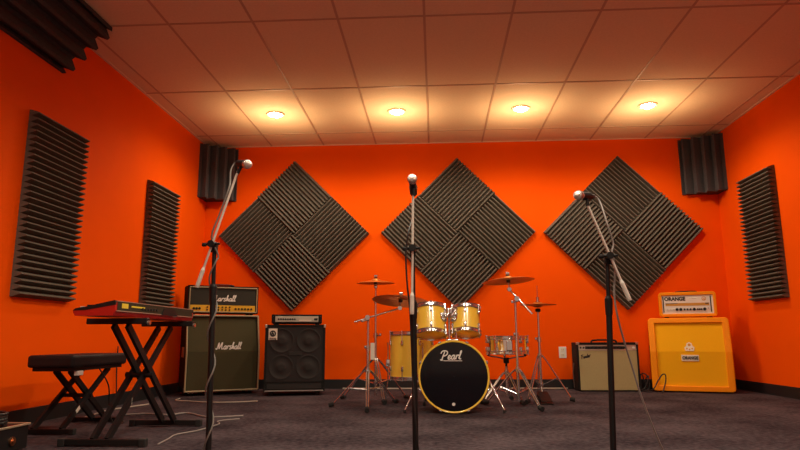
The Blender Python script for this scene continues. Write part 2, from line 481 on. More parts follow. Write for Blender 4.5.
# --- bass stack
t = thing('speaker_cabinet', 'black bass speaker cabinet with four round speakers behind a dark grille and cream badge', 'speaker cabinet', (-1.305, -.86, 0), math.radians(12))
W, z0, z1, D = .575, .040, .670, .40
zg = .135
b = MB().box((-W/2, .014, z0), (W/2, D, z1), .006)
b.box((-W/2, 0, z0), (-W/2+.02, .03, z1)).box((W/2-.02, 0, z0), (W/2, .03, z1)).box((-W/2, 0, z1-.018), (W/2, .03, z1)).box((-W/2, 0, z0), (W/2, .03, z0+.02)).box((-W/2, 0, zg-.014), (W/2, .02, zg-.002))
b.build('shell', 'tolex', t)
gr = MB().box((-W/2+.022, .006, zg), (W/2-.022, .013, z1-.020)).build('grille', 'grille_mesh', t)
cz = (zg+z1-.02)/2
for sx in (-1, 1):
    for sz in (-1, 1):
        c = MB()
        mtx = Matrix.Translation((sx*.128, .006, cz+sz*.125)) @ Matrix.Rotation(PI/2, 4, 'X')
        c.lathe([(.118, .0), (.118, .003), (.112, .005), (.104, .003), (.100, .0008), (.072, .0012), (.045, .0022), (.042, .004), (.02, .0055), (.0005, .006)], mtx, 32)
        c.build('speaker_cone', 'cone', t)
MB().box((-.06, .001, cz-.016), (.06, .0075, cz+.020), .002).build('horn', 'cone', t)
bd = MB().box((-W/2+.032, .0, z1-.145), (-W/2+.115, .008, z1-.038), .002).build('badge', 'cream', t)
MB().torus((-W/2+.073, -.001, z1-.085), .024, .006, Matrix.Rotation(PI/2, 4, 'X'), 24, 6).tube([(-W/2+.073, -.001, z1-.062), (-W/2+.068, -.001, z1-.085), (-W/2+.084, -.001, z1-.100)], .005, 6, 3).torus((-W/2+.070, -.001, z1-.090), .010, .004, Matrix.Rotation(PI/2, 4, 'X'), 16, 6).build('emblem', 'ink', bd)
text_mesh('lettering', 'Ampeg', .024, 'ink', bd, Matrix.Translation((-W/2+.073, -.001, z1-.132)) @ FRONT, .0006, .95)
MB().box((-W/2+.03, .004, z0+.026), (W/2-.03, .0135, zg-.018)).build('port', 'ink', t)
MB().box((-W/2+.01, -.003, z0+.004), (W/2-.01, .004, z0+.014)).build('skid_rail', 'chrome_dull', t)
for sx in (-1, 1):
    for z in (z0+.018, z1-.018):
        MB().box((sx*(W/2-.007)-.010, -.004, z-.012), (sx*(W/2-.007)+.010, .03, z+.020), .004).build('corner_guard', 'steel' if z > .3 else 'black', t)
    for y in (.06, .34):
        w, p = MB(), MB(); caster(w, p, sx*.22, y, z0); c = p.build('caster', 'black', t); w.build('wheel', 'rubber', c)
t = thing('amplifier_head', 'low black bass amplifier head with silver knob panel on the bass cabinet', 'amplifier', (-1.300, -.835, .670), math.radians(12))
W = .485
MB().box((-W/2, .008, .012), (W/2, .34, .098), .004).box((-W/2, 0, .012), (-W/2+.03, .012, .098)).box((W/2-.03, 0, .012), (W/2, .012, .098)).build('case', 'tolex', t)
fp = MB().box((-W/2+.035, -.001, .026), (W/2-.035, .009, .080), .002).build('control_panel', 'steel', t)
knob_row(fp, -.175, -.02, 8, -.001, .052, .008)
knob_row(fp, .175, .19, 2, -.001, .052, .010)
MB().box((.02, -.003, .036), (.14, 0, .046)).build('display_strip', 'cream', fp)
for sx in (-1, 1):
    MB().box((sx*.2-.02, .03, 0), (sx*.2+.02, .3, .013)).build('foot', 'rubber', t)
    MB().tube([(sx*(W/2-.015), .002, .03), (sx*(W/2-.015), -.025, .035), (sx*(W/2-.015), -.025, .075), (sx*(W/2-.015), .002, .08)], .005, 6).build('handle', 'black', t)

# --- beige combo
t = thing('combo_amplifier', 'black combo amplifier with beige silver grille cloth and a small script logo', 'amplifier', (1.790, -.35, 0), 0)
W, z0, z1, D = .615, .006, .486, .25
b = MB().box((-W/2, .014, z0), (W/2, D, z1), .006)
b.box((-W/2, 0, z0), (-W/2+.018, .03, z1)).box((W/2-.018, 0, z0), (W/2, .03, z1)).box((-W/2, 0, z1-.022), (W/2, .03, z1)).box((-W/2, 0, z0), (W/2, .03, z0+.012))
b.build('shell', 'tolex', t)
MB().box((-W/2+.020, -.004, z0+.008), (W/2-.020, .012, z1-.082), .004).build('grille', 'cloth_silver', t)
cp = MB().prism([(-.001, z1-.080), (.010, z1-.024), (.014, z1-.024), (.014, z1-.080)], 'x', -W/2+.02, W/2-.02).build('control_panel', 'steel', t)
MB().box((-W/2+.085, -.003, z1-.066), (W/2-.14, .004, z1-.038)).build('panel_strip', 'ink', cp)
knob_row(cp, -.20, .17, 11, -.001, z1-.052, .009, d=.018)
knob_row(cp, -.27, -.24, 2, -.001, z1-.052, .008, 'ink', 'jack')
MB().cyl((.26, -.002, z1-.052), (.26, -.014, z1-.052), .012).build('pilot_lamp', 'white', cp)
lg = script('Fender', .10, .036, .0042).xf(Matrix.Translation((-W/2+.085, -.005, z1-.135)) @ Matrix.Rotation(-.25, 4, 'Y')).build('logo', 'ink', t)
MB().tube([(-.13, .13, z1-.001), (-.115, .13, z1+.018), (-.05, .13, z1+.024), (.05, .13, z1+.024), (.115, .13, z1+.018), (.13, .13, z1-.001)], .009, 8, 3).build('handle', 'tolex', t)
for sx in (-1, 1):
    MB().tube([(sx*(W/2), .20, z0+.02), (sx*(W/2+.012), .17, z0+.18), (sx*(W/2+.004), .16, z0+.27)], .006, 6).build('tilt_leg', 'chrome_dull', t)
    for y in (.03, .225): MB().cyl((sx*.27, y, 0), (sx*.27, y, z0+.001), .016).build('foot', 'rubber', t)
    MB().box((sx*(W/2-.012)-.014, -.005, z1-.022), (sx*(W/2-.012)+.014, .03, z1+.003), .003).build('corner_guard', 'chrome_dull', t)

# --- orange half stack
t = thing('speaker_cabinet', 'big orange guitar speaker cabinet with yellow grille and white crest', 'speaker cabinet', (2.556, -.49, 0), math.radians(-18))
W, z0, z1, D = .742, .012, .728, .36
def rrect(w0, w1, h0, h1, r, n=6):
    out = []
    for cx, cz, a0 in ((w1-r, h1-r, 0), (w0+r, h1-r, PI/2), (w0+r, h0+r, PI), (w1-r, h0+r, 1.5*PI)):
        for i in range(n+1):
            a = a0+PI/2*i/n; out.append((cx+r*math.cos(a), cz+r*math.sin(a)))
    return out
def ring_frame(mb, outer, inner, yf, y1):
    n = len(outer)
    def pt(p, back): return V((p[0], y1 if back else yf(p[1]), p[1]))
    vs = [pt(p, 0) for p in outer]+[pt(p, 0) for p in inner]+[pt(p, 1) for p in outer]+[pt(p, 1) for p in inner]
    fs = []
    for i in range(n):
        j = (i+1) % n
        fs += [(i, j, n+j, n+i), (2*n+i, 3*n+i, 3*n+j, 2*n+j), (i, 2*n+i, 2*n+j, j), (n+i, n+j, 3*n+j, 3*n+i)]
    mb.add(vs, fs)
zb, dy = .395, .075
yt = lambda z: 0 if z < zb else (z-zb)/(z1-zb)*dy
def ins_mid(poly):          # add points where the bend line crosses
    out = []
    for i, p in enumerate(poly):
        q = poly[(i+1) % len(poly)]; out.append(p)
        if (p[1]-zb)*(q[1]-zb) < 0:
            k = (zb-p[1])/(q[1]-p[1]); out.append((p[0]+(q[0]-p[0])*k, zb))
    return out
outer = ins_mid(rrect(-W/2, W/2, z0, z1, .035)); inner = ins_mid(rrect(-W/2+.062, W/2-.062, z0+.052, z1-.052, .012))
mb = MB(); ring_frame(mb, outer, inner, yt, D)
mb.box((-W/2+.05, D-.02, z0+.04), (W/2-.05, D-.001, z1-.04))
sh = mb.build('shell', 'orange', t)
bv = sh.modifiers.new('round', 'BEVEL'); bv.width = .010; bv.segments = 3; bv.limit_method = 'ANGLE'; bv.angle_limit = math.radians(50)
i_ = .024
g = MB().prism([(i_, z0+.05), (i_, zb), (yt(z1-.05)+i_, z1-.05), (yt(z1-.05)+i_+.02, z1-.05), (i_+.02, zb), (i_+.02, z0+.05)], 'x', -W/2+.06, W/2-.06)
g.build('grille', 'cloth_orange', t)
ry = .60/.735*0
# crest
cz_ = .435; yy = yt(cz_)+i_
tilt = Matrix.Rotation(math.atan2(dy, z1-zb)*-1, 4, 'X')
cm = Matrix.Translation((-.005, yy-.003, cz_)) @ tilt
crest = MB().prism([(-.038, -.035), (.038, -.035), (.046, .0), (.030, .012), (.022, .040), (.0, .052), (-.022, .040), (-.030, .012), (-.046, .0)], 'y', -.003, .003).xf(cm)
cr = crest.build('crest', 'cream', t)
e = MB()
for a, b_ in ((-.024, -.012), (.024, -.012), (0, -.02)): e.lathe([(.0005, .0015), (.008, .001), (.009, -.001)], Matrix.Translation((a, -.003, b_)) @ Matrix.Rotation(PI/2, 4, 'X'), 14)
e.lathe([(.0005, .0015), (.014, .001), (.015, -.001)], Matrix.Translation((0, -.003, .026)) @ Matrix.Rotation(PI/2, 4, 'X'), 16)
e.xf(cm).build('emblem', 'stripe_orange', cr)
nm = MB().box((-.085, .0, -.030), (.072, .006, .030), .003).xf(Matrix.Translation((0, i_-.007, .332))).build('name_plate', 'cream', t)
text_mesh('lettering', 'ORANGE', .042, 'ink', nm, Matrix.Translation((-.006, i_-.0085, .332)) @ FRONT, .0018, .82)
for sx in (-1, 1):
    MB().box((sx*W/2-.002, .13, .33), (sx*W/2+.003, .27, .45), .001).build('handle', 'black', t)
    MB().box((sx*.30-.02, .03, 0), (sx*.30+.02, .33, z0+.001)).build('skid_foot', 'rubber', t)

t = thing('amplifier_head', 'small orange amplifier head with white control panel, on the big orange cabinet', 'amplifier', (2.608, -.385, .728), math.radians(-18))
W, z0, z1, D = .535, .012, .262, .20
mb = MB(); ring_frame(mb, rrect(-W/2, W/2, z0, z1, .030), rrect(-W/2+.030, W/2-.030, z0+.030, z1-.034, .008), lambda z: 0, D)
mb.box((-W/2+.03, D-.02, z0+.03), (W/2-.03, D-.001, z1-.03))
sh = mb.build('shell', 'orange', t)
bv = sh.modifiers.new('round', 'BEVEL'); bv.width = .006; bv.segments = 3; bv.limit_method = 'ANGLE'; bv.angle_limit = math.radians(50)
cp = MB().box((-W/2+.03, .010, z0+.03), (W/2-.03, .03, z1-.034)).build('control_panel', 'panel_white', t)
text_mesh('lettering', 'ORANGE', .052, 'ink', cp, Matrix.Translation((-.115, .0095, .192)) @ FRONT, .0026, .92)
MB().tube([(.02, .0095, .195), (.04, .0095, .198), (.06, .0095, .194), (.085, .0095, .197)], .002, 6, 3).build('script_mark', 'steel', cp)
MB().torus((.155, .0098, .192), .018, .0025, Matrix.Rotation(PI/2, 4, 'X'), 20, 6).torus((.155, .0098, .186), .008, .0025, Matrix.Rotation(PI/2, 4, 'X'), 16, 6).build('emblem', 'stripe_orange', cp)
MB().box((-.205, .0085, .122), (.20, .011, .150)).build('stripe', 'stripe_orange', cp)
MB().box((-.205, .0078, .142), (-.09, .0105, .148)).box((.165, .0078, .138), (.195, .0105, .148)).build('stripe_mark', 'ink', cp)
for x in (-.225, .215):
    MB().box((x-.005, .0082, .058), (x+.005, .011, .218)).build('vent_bar', 'ink', cp)
knob_row(cp, -.19, -.13, 3, .010, .086, .006, 'chrome_dull', 'switch')
knob_row(cp, -.10, -.065, 2, .010, .086, .013)
knob_row(cp, -.03, .025, 3, .010, .086, .009)
knob_row(cp, .06, .061, 1, .010, .086, .013)
knob_row(cp, .09, .125, 3, .010, .086, .008)
knob_row(cp, .155, .156, 1, .010, .086, .013)
knob_row(cp, .190, .191, 1, .010, .095, .004, 'ink', 'indicator')
for sx in (-1, 1):
    MB().box((sx*.2-.02, .03, 0), (sx*.2+.02, .17, z0+.001)).build('foot', 'rubber', t)
MB().tube([(-.1, .1, z1-.002), (-.08, .1, z1+.010), (.08, .1, z1+.010), (.1, .1, z1-.002)], .006, 8, 3).build('handle', 'black', t)

# ------------------------------------------------------------------ drum kit
def drum(t, mtx, R, L, shell='lacquer', lugs=6, top='head_white', bot='film', hoop='chrome', wide=.004, lugrows=2):
    """axis along local z of mtx, bottom head at z=0, top at z=L"""
    MB().lathe([(R-.008, .004), (R, .004), (R, L-.004), (R-.008, L-.004)], mtx, 48).build('shell', shell, t)
    MB().lathe([(.0005, L-.001), (R-.006, L-.001), (R+.002, L-.006)], mtx, 48).build('batter_head', top, t)
    MB().lathe([(.0005, .001), (R-.006, .001), (R+.002, .006)], mtx, 48).build('resonant_head', bot, t)
    for z in (0, L):
        s = 1 if z else -1
        zz = z
        MB().lathe([(R+.001, zz-s*.020), (R+.009, zz-s*.020), (R+.011, zz-s*.016), (R+.006, zz-s*.012), (R+.006, zz+s*.006), (R+.012, zz+s*.010), (R+.004, zz+s*.012), (R+.001, zz+s*.004), (R+.001, zz-s*.020)], mtx, 48).build('hoop', hoop, t)
    for i in range(lugs):
        a = 2*PI*(i+.5)/lugs
        for zz, s in ((L*.22, -1), (L*.78, 1)):
            lm = mtx @ Matrix.Rotation(a, 4, 'Z')
            b = MB().box((R-.002, -.009, zz-.020), (R+.016, .009, zz+.020), .005)
            e = L if s > 0 else 0
            b.cyl((R+.011, 0, zz), (R+.011, 0, e-s*.0), .0035, n=8)
            b.cyl((R+.011, 0, e+s*.004), (R+.011, 0, e+s*.016), .006, n=8)
            b.xf(lm).build('lug', 'chrome', t)

# bass drum: front head faces the room
KR = .258
kx, ky, kz = .176, -2.245, KR+.003
t = thing('bass_drum', 'yellow bass drum with black front head and white lettering', 'drum', (kx, ky, 0))
ax = Matrix.Translation((0, 0, kz)) @ Matrix.Rotation(-PI/2, 4, 'X')     # local z -> +y
MB().lathe([(KR-.022, .03), (KR-.014, .03), (KR-.014, .42), (KR-.022, .42)], ax, 64).build('shell', 'lacquer', t)
fh = MB().lathe([(.0005, .004), (KR-.016, .004), (KR-.006, .012)], ax, 64).build('front_head', 'head_black', t)
MB().lathe([(.0005, .448), (KR-.016, .448), (KR-.006, .44)], ax, 64).build('batter_head', 'head_white', t)
for z, s in ((0, 1), (.412, 1)):
    MB().lathe([(KR-.013, z), (KR-.004, z-.003), (KR, z), (KR, z+.036), (KR-.012, z+.038), (KR-.013, z)], ax, 64).build('hoop', 'lacquer', t)
lg = MB()
lw = script('Pearl', .150, .056, .0045).xf(Matrix.Translation((-.016, -.000, kz+.150)))
lw.build('lettering', 'white', fh)
MB().box((-.075, -.001, kz+.109), (.062, .003, kz+.113)).build('underline', 'white', fh)
MB().lathe([(.0005, .0015), (.011, .0015), (.012, 0)], Matrix.Translation((-.005, .0025, kz-.195)) @ Matrix.Rotation(PI/2, 4, 'X'), 16).build('small_badge', 'white', fh)
for i in range(8):
    a = 2*PI*(i+.5)/8
    m_ = Matrix.Translation((0, 0, kz)) @ Matrix.Rotation(a, 4, 'Y')
    b = MB().box((KR-.002, -.006, -.012), (KR+.010, .030, .012), .003).cyl((KR+.003, .03, 0), (KR+.003, .13, 0), .0035, n=8).box((KR-.016, .12, -.011), (KR+.008, .17, .011), .005)
    if math.sin(a) < .93 or True:
        b.xf(m_).build('claw_hook', 'chrome', t)
for sx in (-1, 1):
    p0 = V((sx*(KR-.012), .10, kz-.01)); p1 = V((sx*(KR+.105), .015, .012))
    s = MB().cyl(p0, p0.lerp(p1, .62), .010).cyl(p0.lerp(p1, .55), p1, .0065)
    s.box((p0.x-.02, p0.y-.02, p0.z-.022), (p0.x+.02, p0.y+.02, p0.z+.022), .006)
    s = s.build('spur', 'chrome', t)
    MB().cyl(p0.lerp(p1, .95), p1+V((0, 0, -.004)), .011, .013).build('rubber_tip', 'rubber', s)
post = MB().box((-.05, .17, kz+KR-.022), (.05, .27, kz+KR+.008), .006).cyl((-.022, .22, kz+KR-.005), (-.022, .22, .765), .010).cyl((.030, .22, kz+KR-.005), (.030, .22, .765), .010)
post.build('tom_mount', 'chrome', t)

def tom(label, cx, cy, cz, R, L, tilt, yaw, mount_x):
    t = thing('rack_tom', label, 'drum', (cx, cy, cz-L/2), 0, 'rack toms over the bass drum')
    m_ = Matrix.Translation((0, 0, L/2)) @ Matrix.Rotation(yaw, 4, 'Z') @ Matrix.Rotation(tilt, 4, 'X') @ Matrix.Translation((0, 0, -L/2))
    drum(t, m_, R, L, lugs=6, top='head_white', bot='film')
    d = V((mount_x-cx, -2.025-cy, 0.72-cz+L/2)); hub = V((mount_x-cx, -2.025-cy, .735-cz+L/2))
    side = 1 if mount_x > cx else -1
    s = V((side*(R+.004)*.80, -(R+.004)*.58, L*.64))
    a = MB().tube([hub, hub+V((0, -.03, .02)), s+V((side*.025, -.02, .0)), s], .009, 10, 5)
    a.box((s.x-.028, s.y-.012, s.z-.035), (s.x+.028, s.y+.018, s.z+.035), .008)
    a.torus(s+V((0, -.016, 0)), .018, .006, Matrix.Rotation(PI/2, 4, 'X'), 20, 8)
    a.box((hub.x-.024, hub.y-.024, hub.z-.024), (hub.x+.024, hub.y+.024, hub.z+.028), .007)
    a.build('mount_arm', 'chrome', t)
tom('yellow rack tom on the left above the bass drum', .012, -1.985, .664, .118, .215, math.radians(-17), math.radians(2), .158)
tom('yellow rack tom on the right above the bass drum', .283, -1.985, .664, .108, .200, math.radians(-17), math.radians(-4), .210)

# floor tom
t = thing('floor_tom', 'large yellow floor tom standing left of the bass drum', 'drum', (-.155, -1.52, 0))
drum(t, Matrix.Translation((0, 0, .205)), .183, .375, lugs=8, top='head_white', bot='film')
for a in (-62, 62, 180):
    c, s_ = math.cos(math.radians(a)), math.sin(math.radians(a)); R = .203
    l = MB().tube([(c*R, s_*R, .50), (c*R, s_*R, .18), (c*(R+.02), s_*(R+.02), .10), (c*(R+.02), s_*(R+.02), .01)], .006, 8, 3).box((c*R-.018, s_*R-.018, .30), (c*R+.018, s_*R+.018, .36), .005)
    l = l.build('leg', 'chrome', t)
    MB().cyl((c*(R+.02), s_*(R+.02), 0), (c*(R+.02), s_*(R+.02), .03), .014, .011).build('rubber_foot', 'rubber', l)

def tripod(t, hub_z, low_z, feet, r=.009, top=True):
    """double-braced tripod around the local z axis; feet are local (x, y)"""
    MB().cyl((0, 0, hub_z-.018), (0, 0, hub_z+.018), .020).build('leg_hub', 'chrome', t)
    MB().cyl((0, 0, low_z-.015), (0, 0, low_z+.015), .018).build('brace_collar', 'chrome', t)
    for fx, fy in feet:
        f = V((fx, fy, .016)); d = V((fx, fy, 0)).normalized(); sd = V((-d.y, d.x, 0))*.009
        h = V((0, 0, hub_z))+d*.018
        knee = h.lerp(f, .22)+V((0, 0, .012))
        b = MB()
        for s in (-1, 1):
            b.tube([h+sd*s, knee+sd*s, f+sd*s*.8], r*.62, 8, 4)
            mid = h.lerp(f, .52)+sd*s*.9+V((0, 0, .006))
            b.cyl(V((0, 0, low_z))+d*.016+sd*s*.6, mid, r*.45, n=8)
        l = b.build('leg', 'chrome', t)
        q = f-d*.02
        MB().cyl(q+V((0, 0, .010)), f+d*.022+V((0, 0, .002)), .019, .018, 14).xf(Matrix.Translation((0, 0, .002))).build('rubber_foot', 'rubber', l)

def wing(mb, p, d):
    p = V(p); d = V(d).normalized()
    mb.cyl(p, p+d*.03, .006, n=8); s = V((0, 0, 1))
    mb.box(p+d*.035-V((.010, .010, .004)), p+d*.035+V((.010, .010, .018)), .003)

def cymbal(label, c, R, tx, ty, bell=.045, sunk=.0):
    o = MB().lathe([(.006, .026), (bell*.5, .024), (bell*.85, .012), (bell, .006), (R*.5, .0), (R*.8, -.008), (R, -.018), (R, -.0192), (R*.8, -.0095), (R*.5, -.0015), (bell, .0045), (bell*.85, .0105), (bell*.5, .0225), (.006, .0245), (.006, .026)], n=64).build('cymbal', 'bronze')
    o.location = c; o.rotation_euler = (tx, ty, 0)
    return tag(o, label, 'cymbal')

# left boom stand (front one)
def boom_stand(label, base, feet, hub, low, pivot, tip, tail, tip_up, tx, ty):
    t = thing('cymbal_stand', label, 'cymbal stand', base)
    pz = pivot.z
    MB().cyl((0, 0, .05), (0, 0, .46*pz/.69), .0125).build('lower_tube', 'chrome', t)
    m_ = MB().cyl((0, 0, .44*pz/.69), (0, 0, pz), .0095)
    m_.build('upper_tube', 'chrome', t)
    cl = MB().cyl((0, 0, .455*pz/.69-.02), (0, 0, .455*pz/.69+.02), .019); wing(cl, (.015, -.005, .455*pz/.69), (-1, -.4, 0)); cl.build('clamp', 'chrome', t)
    tripod(t, hub, low, feet)
    bm = MB().cyl(tail, tip, .0065); bm.build('boom_arm', 'chrome', t)
    pv = MB().cyl(pivot+V((0, -.024, 0)), pivot+V((0, .024, 0)), .020).box(pivot-V((.016, .012, .024)), pivot+V((.016, .012, .02)), .004); wing(pv, pivot+V((-.01, -.02, -.02)), (-1, -.5, -.4)); pv.build('boom_clamp', 'chrome', t)
    up = V((math.sin(ty), -math.sin(tx)*math.cos(ty), math.cos(tx)*math.cos(ty)))
    c = MB().cyl(tip-V((0, .016, 0)), tip+V((0, .016, 0)), .017).cyl(tip, tip+up*tip_up, .0065).cyl(tip+up*(tip_up-.035), tip+up*(tip_up-.028), .016).cyl(tip+up*(tip_up-.015), tip+up*(tip_up+.05), .004)
    c.build('cymbal_tilter', 'chrome', t)
    MB().cyl(tip+up*(tip_up-.028), tip+up*(tip_up-.004), .016).cyl(tip+up*(tip_up+.027), tip+up*(tip_up+.036), .016).build('felt', 'felt', t)
    wm = MB().box(tip+up*(tip_up+.045)-V((.016, .005, .006)), tip+up*(tip_up+.045)+V((.016, .005, .012)), .003); wm.build('wing_nut', 'chrome', t)
    return tip+up*tip_up+V(base)

B = V((-.492, -1.86, 0))
c = boom_stand('chrome boom cymbal stand with tripod legs, front of the two left of the drums', B, [(-.285, .0), (.035, -.36), (.20, .30)], .285, .14,
           V((0, -.03, .698)), V((.255, .04, .775)), V((-.105, -.06, .664)), .075, math.radians(-9), math.radians(4))
cymbal('large tilted bronze cymbal on the left boom stand, behind the centre microphone stand', c, .232, math.radians(-9), math.radians(4))
# left straight stand (behind)
t = thing('cymbal_stand', 'straight chrome cymbal stand behind the left boom stand', 'cymbal stand', (-.480, -1.35, 0))
MB().cyl((0, 0, .05), (0, 0, .56), .0125).build('lower_tube', 'chrome', t)
MB().cyl((0, 0, .54), (0, 0, .86), .0095).build('upper_tube', 'chrome', t)
MB().cyl((0, 0, .84), (0, 0, 1.085), .0065).build('rod', 'chrome', t)
m_ = MB().cyl((0, 0, .54), (0, 0, .58), .019); wing(m_, (.01, 0, .56), (1, -.5, 0)); m_.cyl((0, 0, .845), (0, 0, .875), .015); wing(m_, (.01, 0, .86), (1, -.5, 0)); m_.build('clamp', 'chrome', t)
MB().box((-.014, -.014, .975), (.014, .014, 1.005), .004).cyl((0, 0, 1.005), (0, 0, 1.012), .016).build('cymbal_tilter', 'chrome', t)
MB().cyl((0, 0, 1.012), (0, 0, 1.036), .016).cyl((0, 0, 1.066), (0, 0, 1.074), .016).build('felt', 'felt', t)
MB().box((-.016, -.005, 1.078), (.016, .005, 1.095), .003).build('wing_nut', 'chrome', t)
tripod(t, .36, .15, [(-.30, .14), (.10, -.30), (.26, .17)])
cymbal('flat bronze cymbal on top of the straight stand left of the drums', (-.480, -1.35, 1.038), .172, math.radians(1), 0)
o = MB().box((-.016, -.0015, -.065), (.016, .0015, .065)).build('hang_tag', 'label'); o.location = (-.452, -1.893, .435)
tag(o, 'small white paper tag hanging on the left cymbal stands', 'tag')

# right boom stand
B = V((.700, -1.75, 0))
c = boom_stand('chrome boom cymbal stand with tripod legs right of the bass drum', B, [(.115, -.35), (-.25, .10), (.18, .22)], .285, .10,
           V((.008, -.03, .845)), V((-.045, .0, .925)), V((.125, -.06, .722)), .085, math.radians(-3), math.radians(-4))
cymbal('large tilted bronze cymbal on the boom stand right of the drums', c, .212, math.radians(-3), math.radians(-4))

# hi-hat
t = thing('hi_hat_stand', 'chrome hi-hat stand with tripod legs at the right end of the drum kit', 'hi-hat stand', (.945, -1.35, 0))
MB().cyl((0, 0, .04), (0, 0, .52), .0125).build('lower_tube', 'chrome', t)
MB().cyl((0, 0, .50), (0, 0, .76), .0095).build('upper_tube', 'chrome', t)
MB().cyl((0, 0, .75), (0, 0, .985), .0035, n=8).build('pull_rod', 'chrome', t)
m_ = MB().cyl((0, 0, .50), (0, 0, .54), .019); wing(m_, (0, 0, .52), (-1, -.6, 0)); m_.build('clamp', 'chrome', t)
MB().lathe([(.01, .755), (.022, .76), (.024, .775), (.02, .785), (.004, .79)], None, 20).build('cymbal_seat', 'black', t)
MB().cyl((0, 0, .842), (0, 0, .885), .012).cyl((0, 0, .8425), (0, 0, .850), .018).build('clutch', 'chrome', t)
tripod(t, .385, .14, [(.245, -.06), (-.155, -.24), (.02, .28)])
pd = MB().prism([(-.25, .018), (-.02, .075), (-.02, .085), (-.25, .026)], 'x', -.045, .045).box((-.05, -.27, .0), (.05, .03, .010)).build('pedal', 'metal_black', t)
MB().tube([(0, -.03, .085), (0, 0, .14)], .005, 6).build('chain', 'chrome_dull', pd)
hh = 'hi-hat cymbals'
o = MB().lathe([(.005, -.016), (.03, -.014), (.045, -.004), (.1, .001), (.162, .006), (.162, .0072), (.1, .0022), (.045, -.0028), (.03, -.0128), (.005, -.0148), (.005, -.016)], n=56).build('hi_hat_cymbal', 'bronze')
o.location = (.945, -1.35, .812); tag(o, 'lower bronze hi-hat cymbal turned upside down on the hi-hat stand', 'cymbal', hh)
o = MB().lathe([(.005, .016), (.03, .014), (.045, .004), (.1, -.001), (.162, -.006), (.162, -.0072), (.1, -.0022), (.045, .0028), (.03, .0128), (.005, .0148), (.005, .016)], n=56).build('hi_hat_cymbal', 'bronze')
o.location = (.945, -1.35, .8270); o.rotation_euler = (.0, .0, 0); tag(o, 'upper bronze hi-hat cymbal with its bell up on the hi-hat stand', 'cymbal', hh)

# snare and its stand
sx_, sy_ = .648, -1.50
t = thing('snare_drum', 'chrome snare drum between the bass drum and the hi-hat', 'drum', (sx_, sy_, .412))
drum(t, Matrix(), .168, .128, shell='chrome_mirror', lugs=10, top='head_white', bot='head_white')
MB().box((-.025, -.19, .02), (.025, -.166, .10), .005).build('strainer', 'chrome', t)
t = thing('snare_stand', 'low chrome snare stand with tripod legs under the snare drum', 'snare stand', (sx_-.01, sy_+.0, 0))
MB().cyl((0, 0, .06), (0, 0, .30), .0125).build('lower_tube', 'chrome', t)
MB().cyl((0, 0, .28), (0, 0, .355), .0095).box((-.022, -.022, .325), (.022, .022, .372), .006).build('basket_hub', 'black', t)
for a in (-100, 20, 140):
    d = V((math.cos(math.radians(a)), math.sin(math.radians(a)), 0))
    ar = MB().tube([V((0, 0, .358)), d*.10+V((0, 0, .375)), d*.178+V((0, 0, .385)), d*.186+V((0, 0, .43))], .006, 8, 3).build('basket_arm', 'chrome', t)
    MB().cyl(d*.170+V((0, 0, .390)), d*.187+V((0, 0, .392)), .010, n=10).build('rubber_grip', 'rubber', ar)
tripod(t, .25, .09, [(-.21, -.10), (.10, -.20), (.06, .22)], .008)

# ------------------------------------------------------------------ microphone stands
def mic_stand(label, base, top, pivot, head, tail, d_low):
    """points are local to the base"""
    t = thing('microphone_stand', label, 'microphone stand', base)
    MB().lathe([(.0005, .0), (.135, .0), (.138, .008), (.13, .018), (.05, .026), (.02, .045), (.016, .05), (.0005, .05)], None, 40).build('base', 'metal_black', t)
    top, pivot, head, tail = V(top), V(pivot), V(head), V(tail)
    low = top*(d_low/top.z)
    MB().cyl((0, 0, .04), low, .0115).build('lower_tube', 'metal_black', t)
    dn = top.normalized()
    MB().cyl(low-dn*.05, low+dn*.012, .0135, .0155).cyl(low+dn*.012, low+dn*.022, .014, .010).build('height_clutch', 'black', t)
    MB().cyl(low, top, .0085).build('upper_tube', 'metal_black', t)
    u = (head-tail).normalized()
    MB().cyl(tail+u*.075, head, .0048).build('boom_arm', 'boom_steel', t)
    MB().cyl(tail, tail+u*.010, .0075, .0085).cyl(tail+u*.010, tail+u*.072, .0085).cyl(tail+u*.072, tail+u*.085, .0085, .005).build('counterweight', 'boom_steel', t)
    pv = MB().cyl(pivot+V((-.022, 0, 0)), pivot+V((.022, 0, 0)), .006).cyl(pivot+V((0, .022, 0)), pivot+V((0, -.016, 0)), .014).box(top-V((.012, .012, .03)), V((top.x+.012, max(pivot.y, top.y)+.012, top.z+.012)), .003)
    pv.box(pivot+V((-.040, -.007, -.010)), pivot+V((-.022, .007, .005)), .004).box(pivot+V((.020, -.005, -.004)), pivot+V((.033, .005, .005)), .003)
    pv.build('boom_clutch', 'metal_black', t)
    return t
def mic(label, tail, nose, stand_head):
    """handheld microphone from cable end to grille"""
    tail, nose = V(tail), V(nose); d = (nose-tail).normalized(); L = (nose-tail).length
    t = thing('microphone', label, 'microphone', tail, 0, 'vocal microphones')
    q = V((0, 0, 1)).rotation_difference(d).to_matrix().to_4x4()
    MB().lathe([(.0005, 0), (.008, 0), (.0095, .004), (.010, .02), (.014, L-.050), (.0155, L-.044), (.015, L-.038)], q, 24).build('body', 'mic_body', t)
    MB().lathe([(.015, L-.037), (.0178, L-.030), (.0190, L-.019), (.0172, L-.007), (.0112, L-.0015), (.0005, L)], q, 24).build('grille', 'mic_grille', t)
    MB().lathe([(.0188, L-.022), (.0198, L-.020), (.0198, L-.017), (.0188, L-.015)], q, 24).build('grille_band', 'chrome', t)
    return t
def clip(t, at, d):
    at, d = V(at), V(d).normalized()
    MB().cyl(at-d*.030, at+d*.030, .0155, .0165, 14).build('mic_clip', 'black', t)
def cable(label, pts, r=.0033, m='cable_black', n=6, cat='cable', name='microphone_cable', group=None):
    o = MB().tube(pts, r, 8, n).build(name, m)
    return tag(o, label, cat, group)
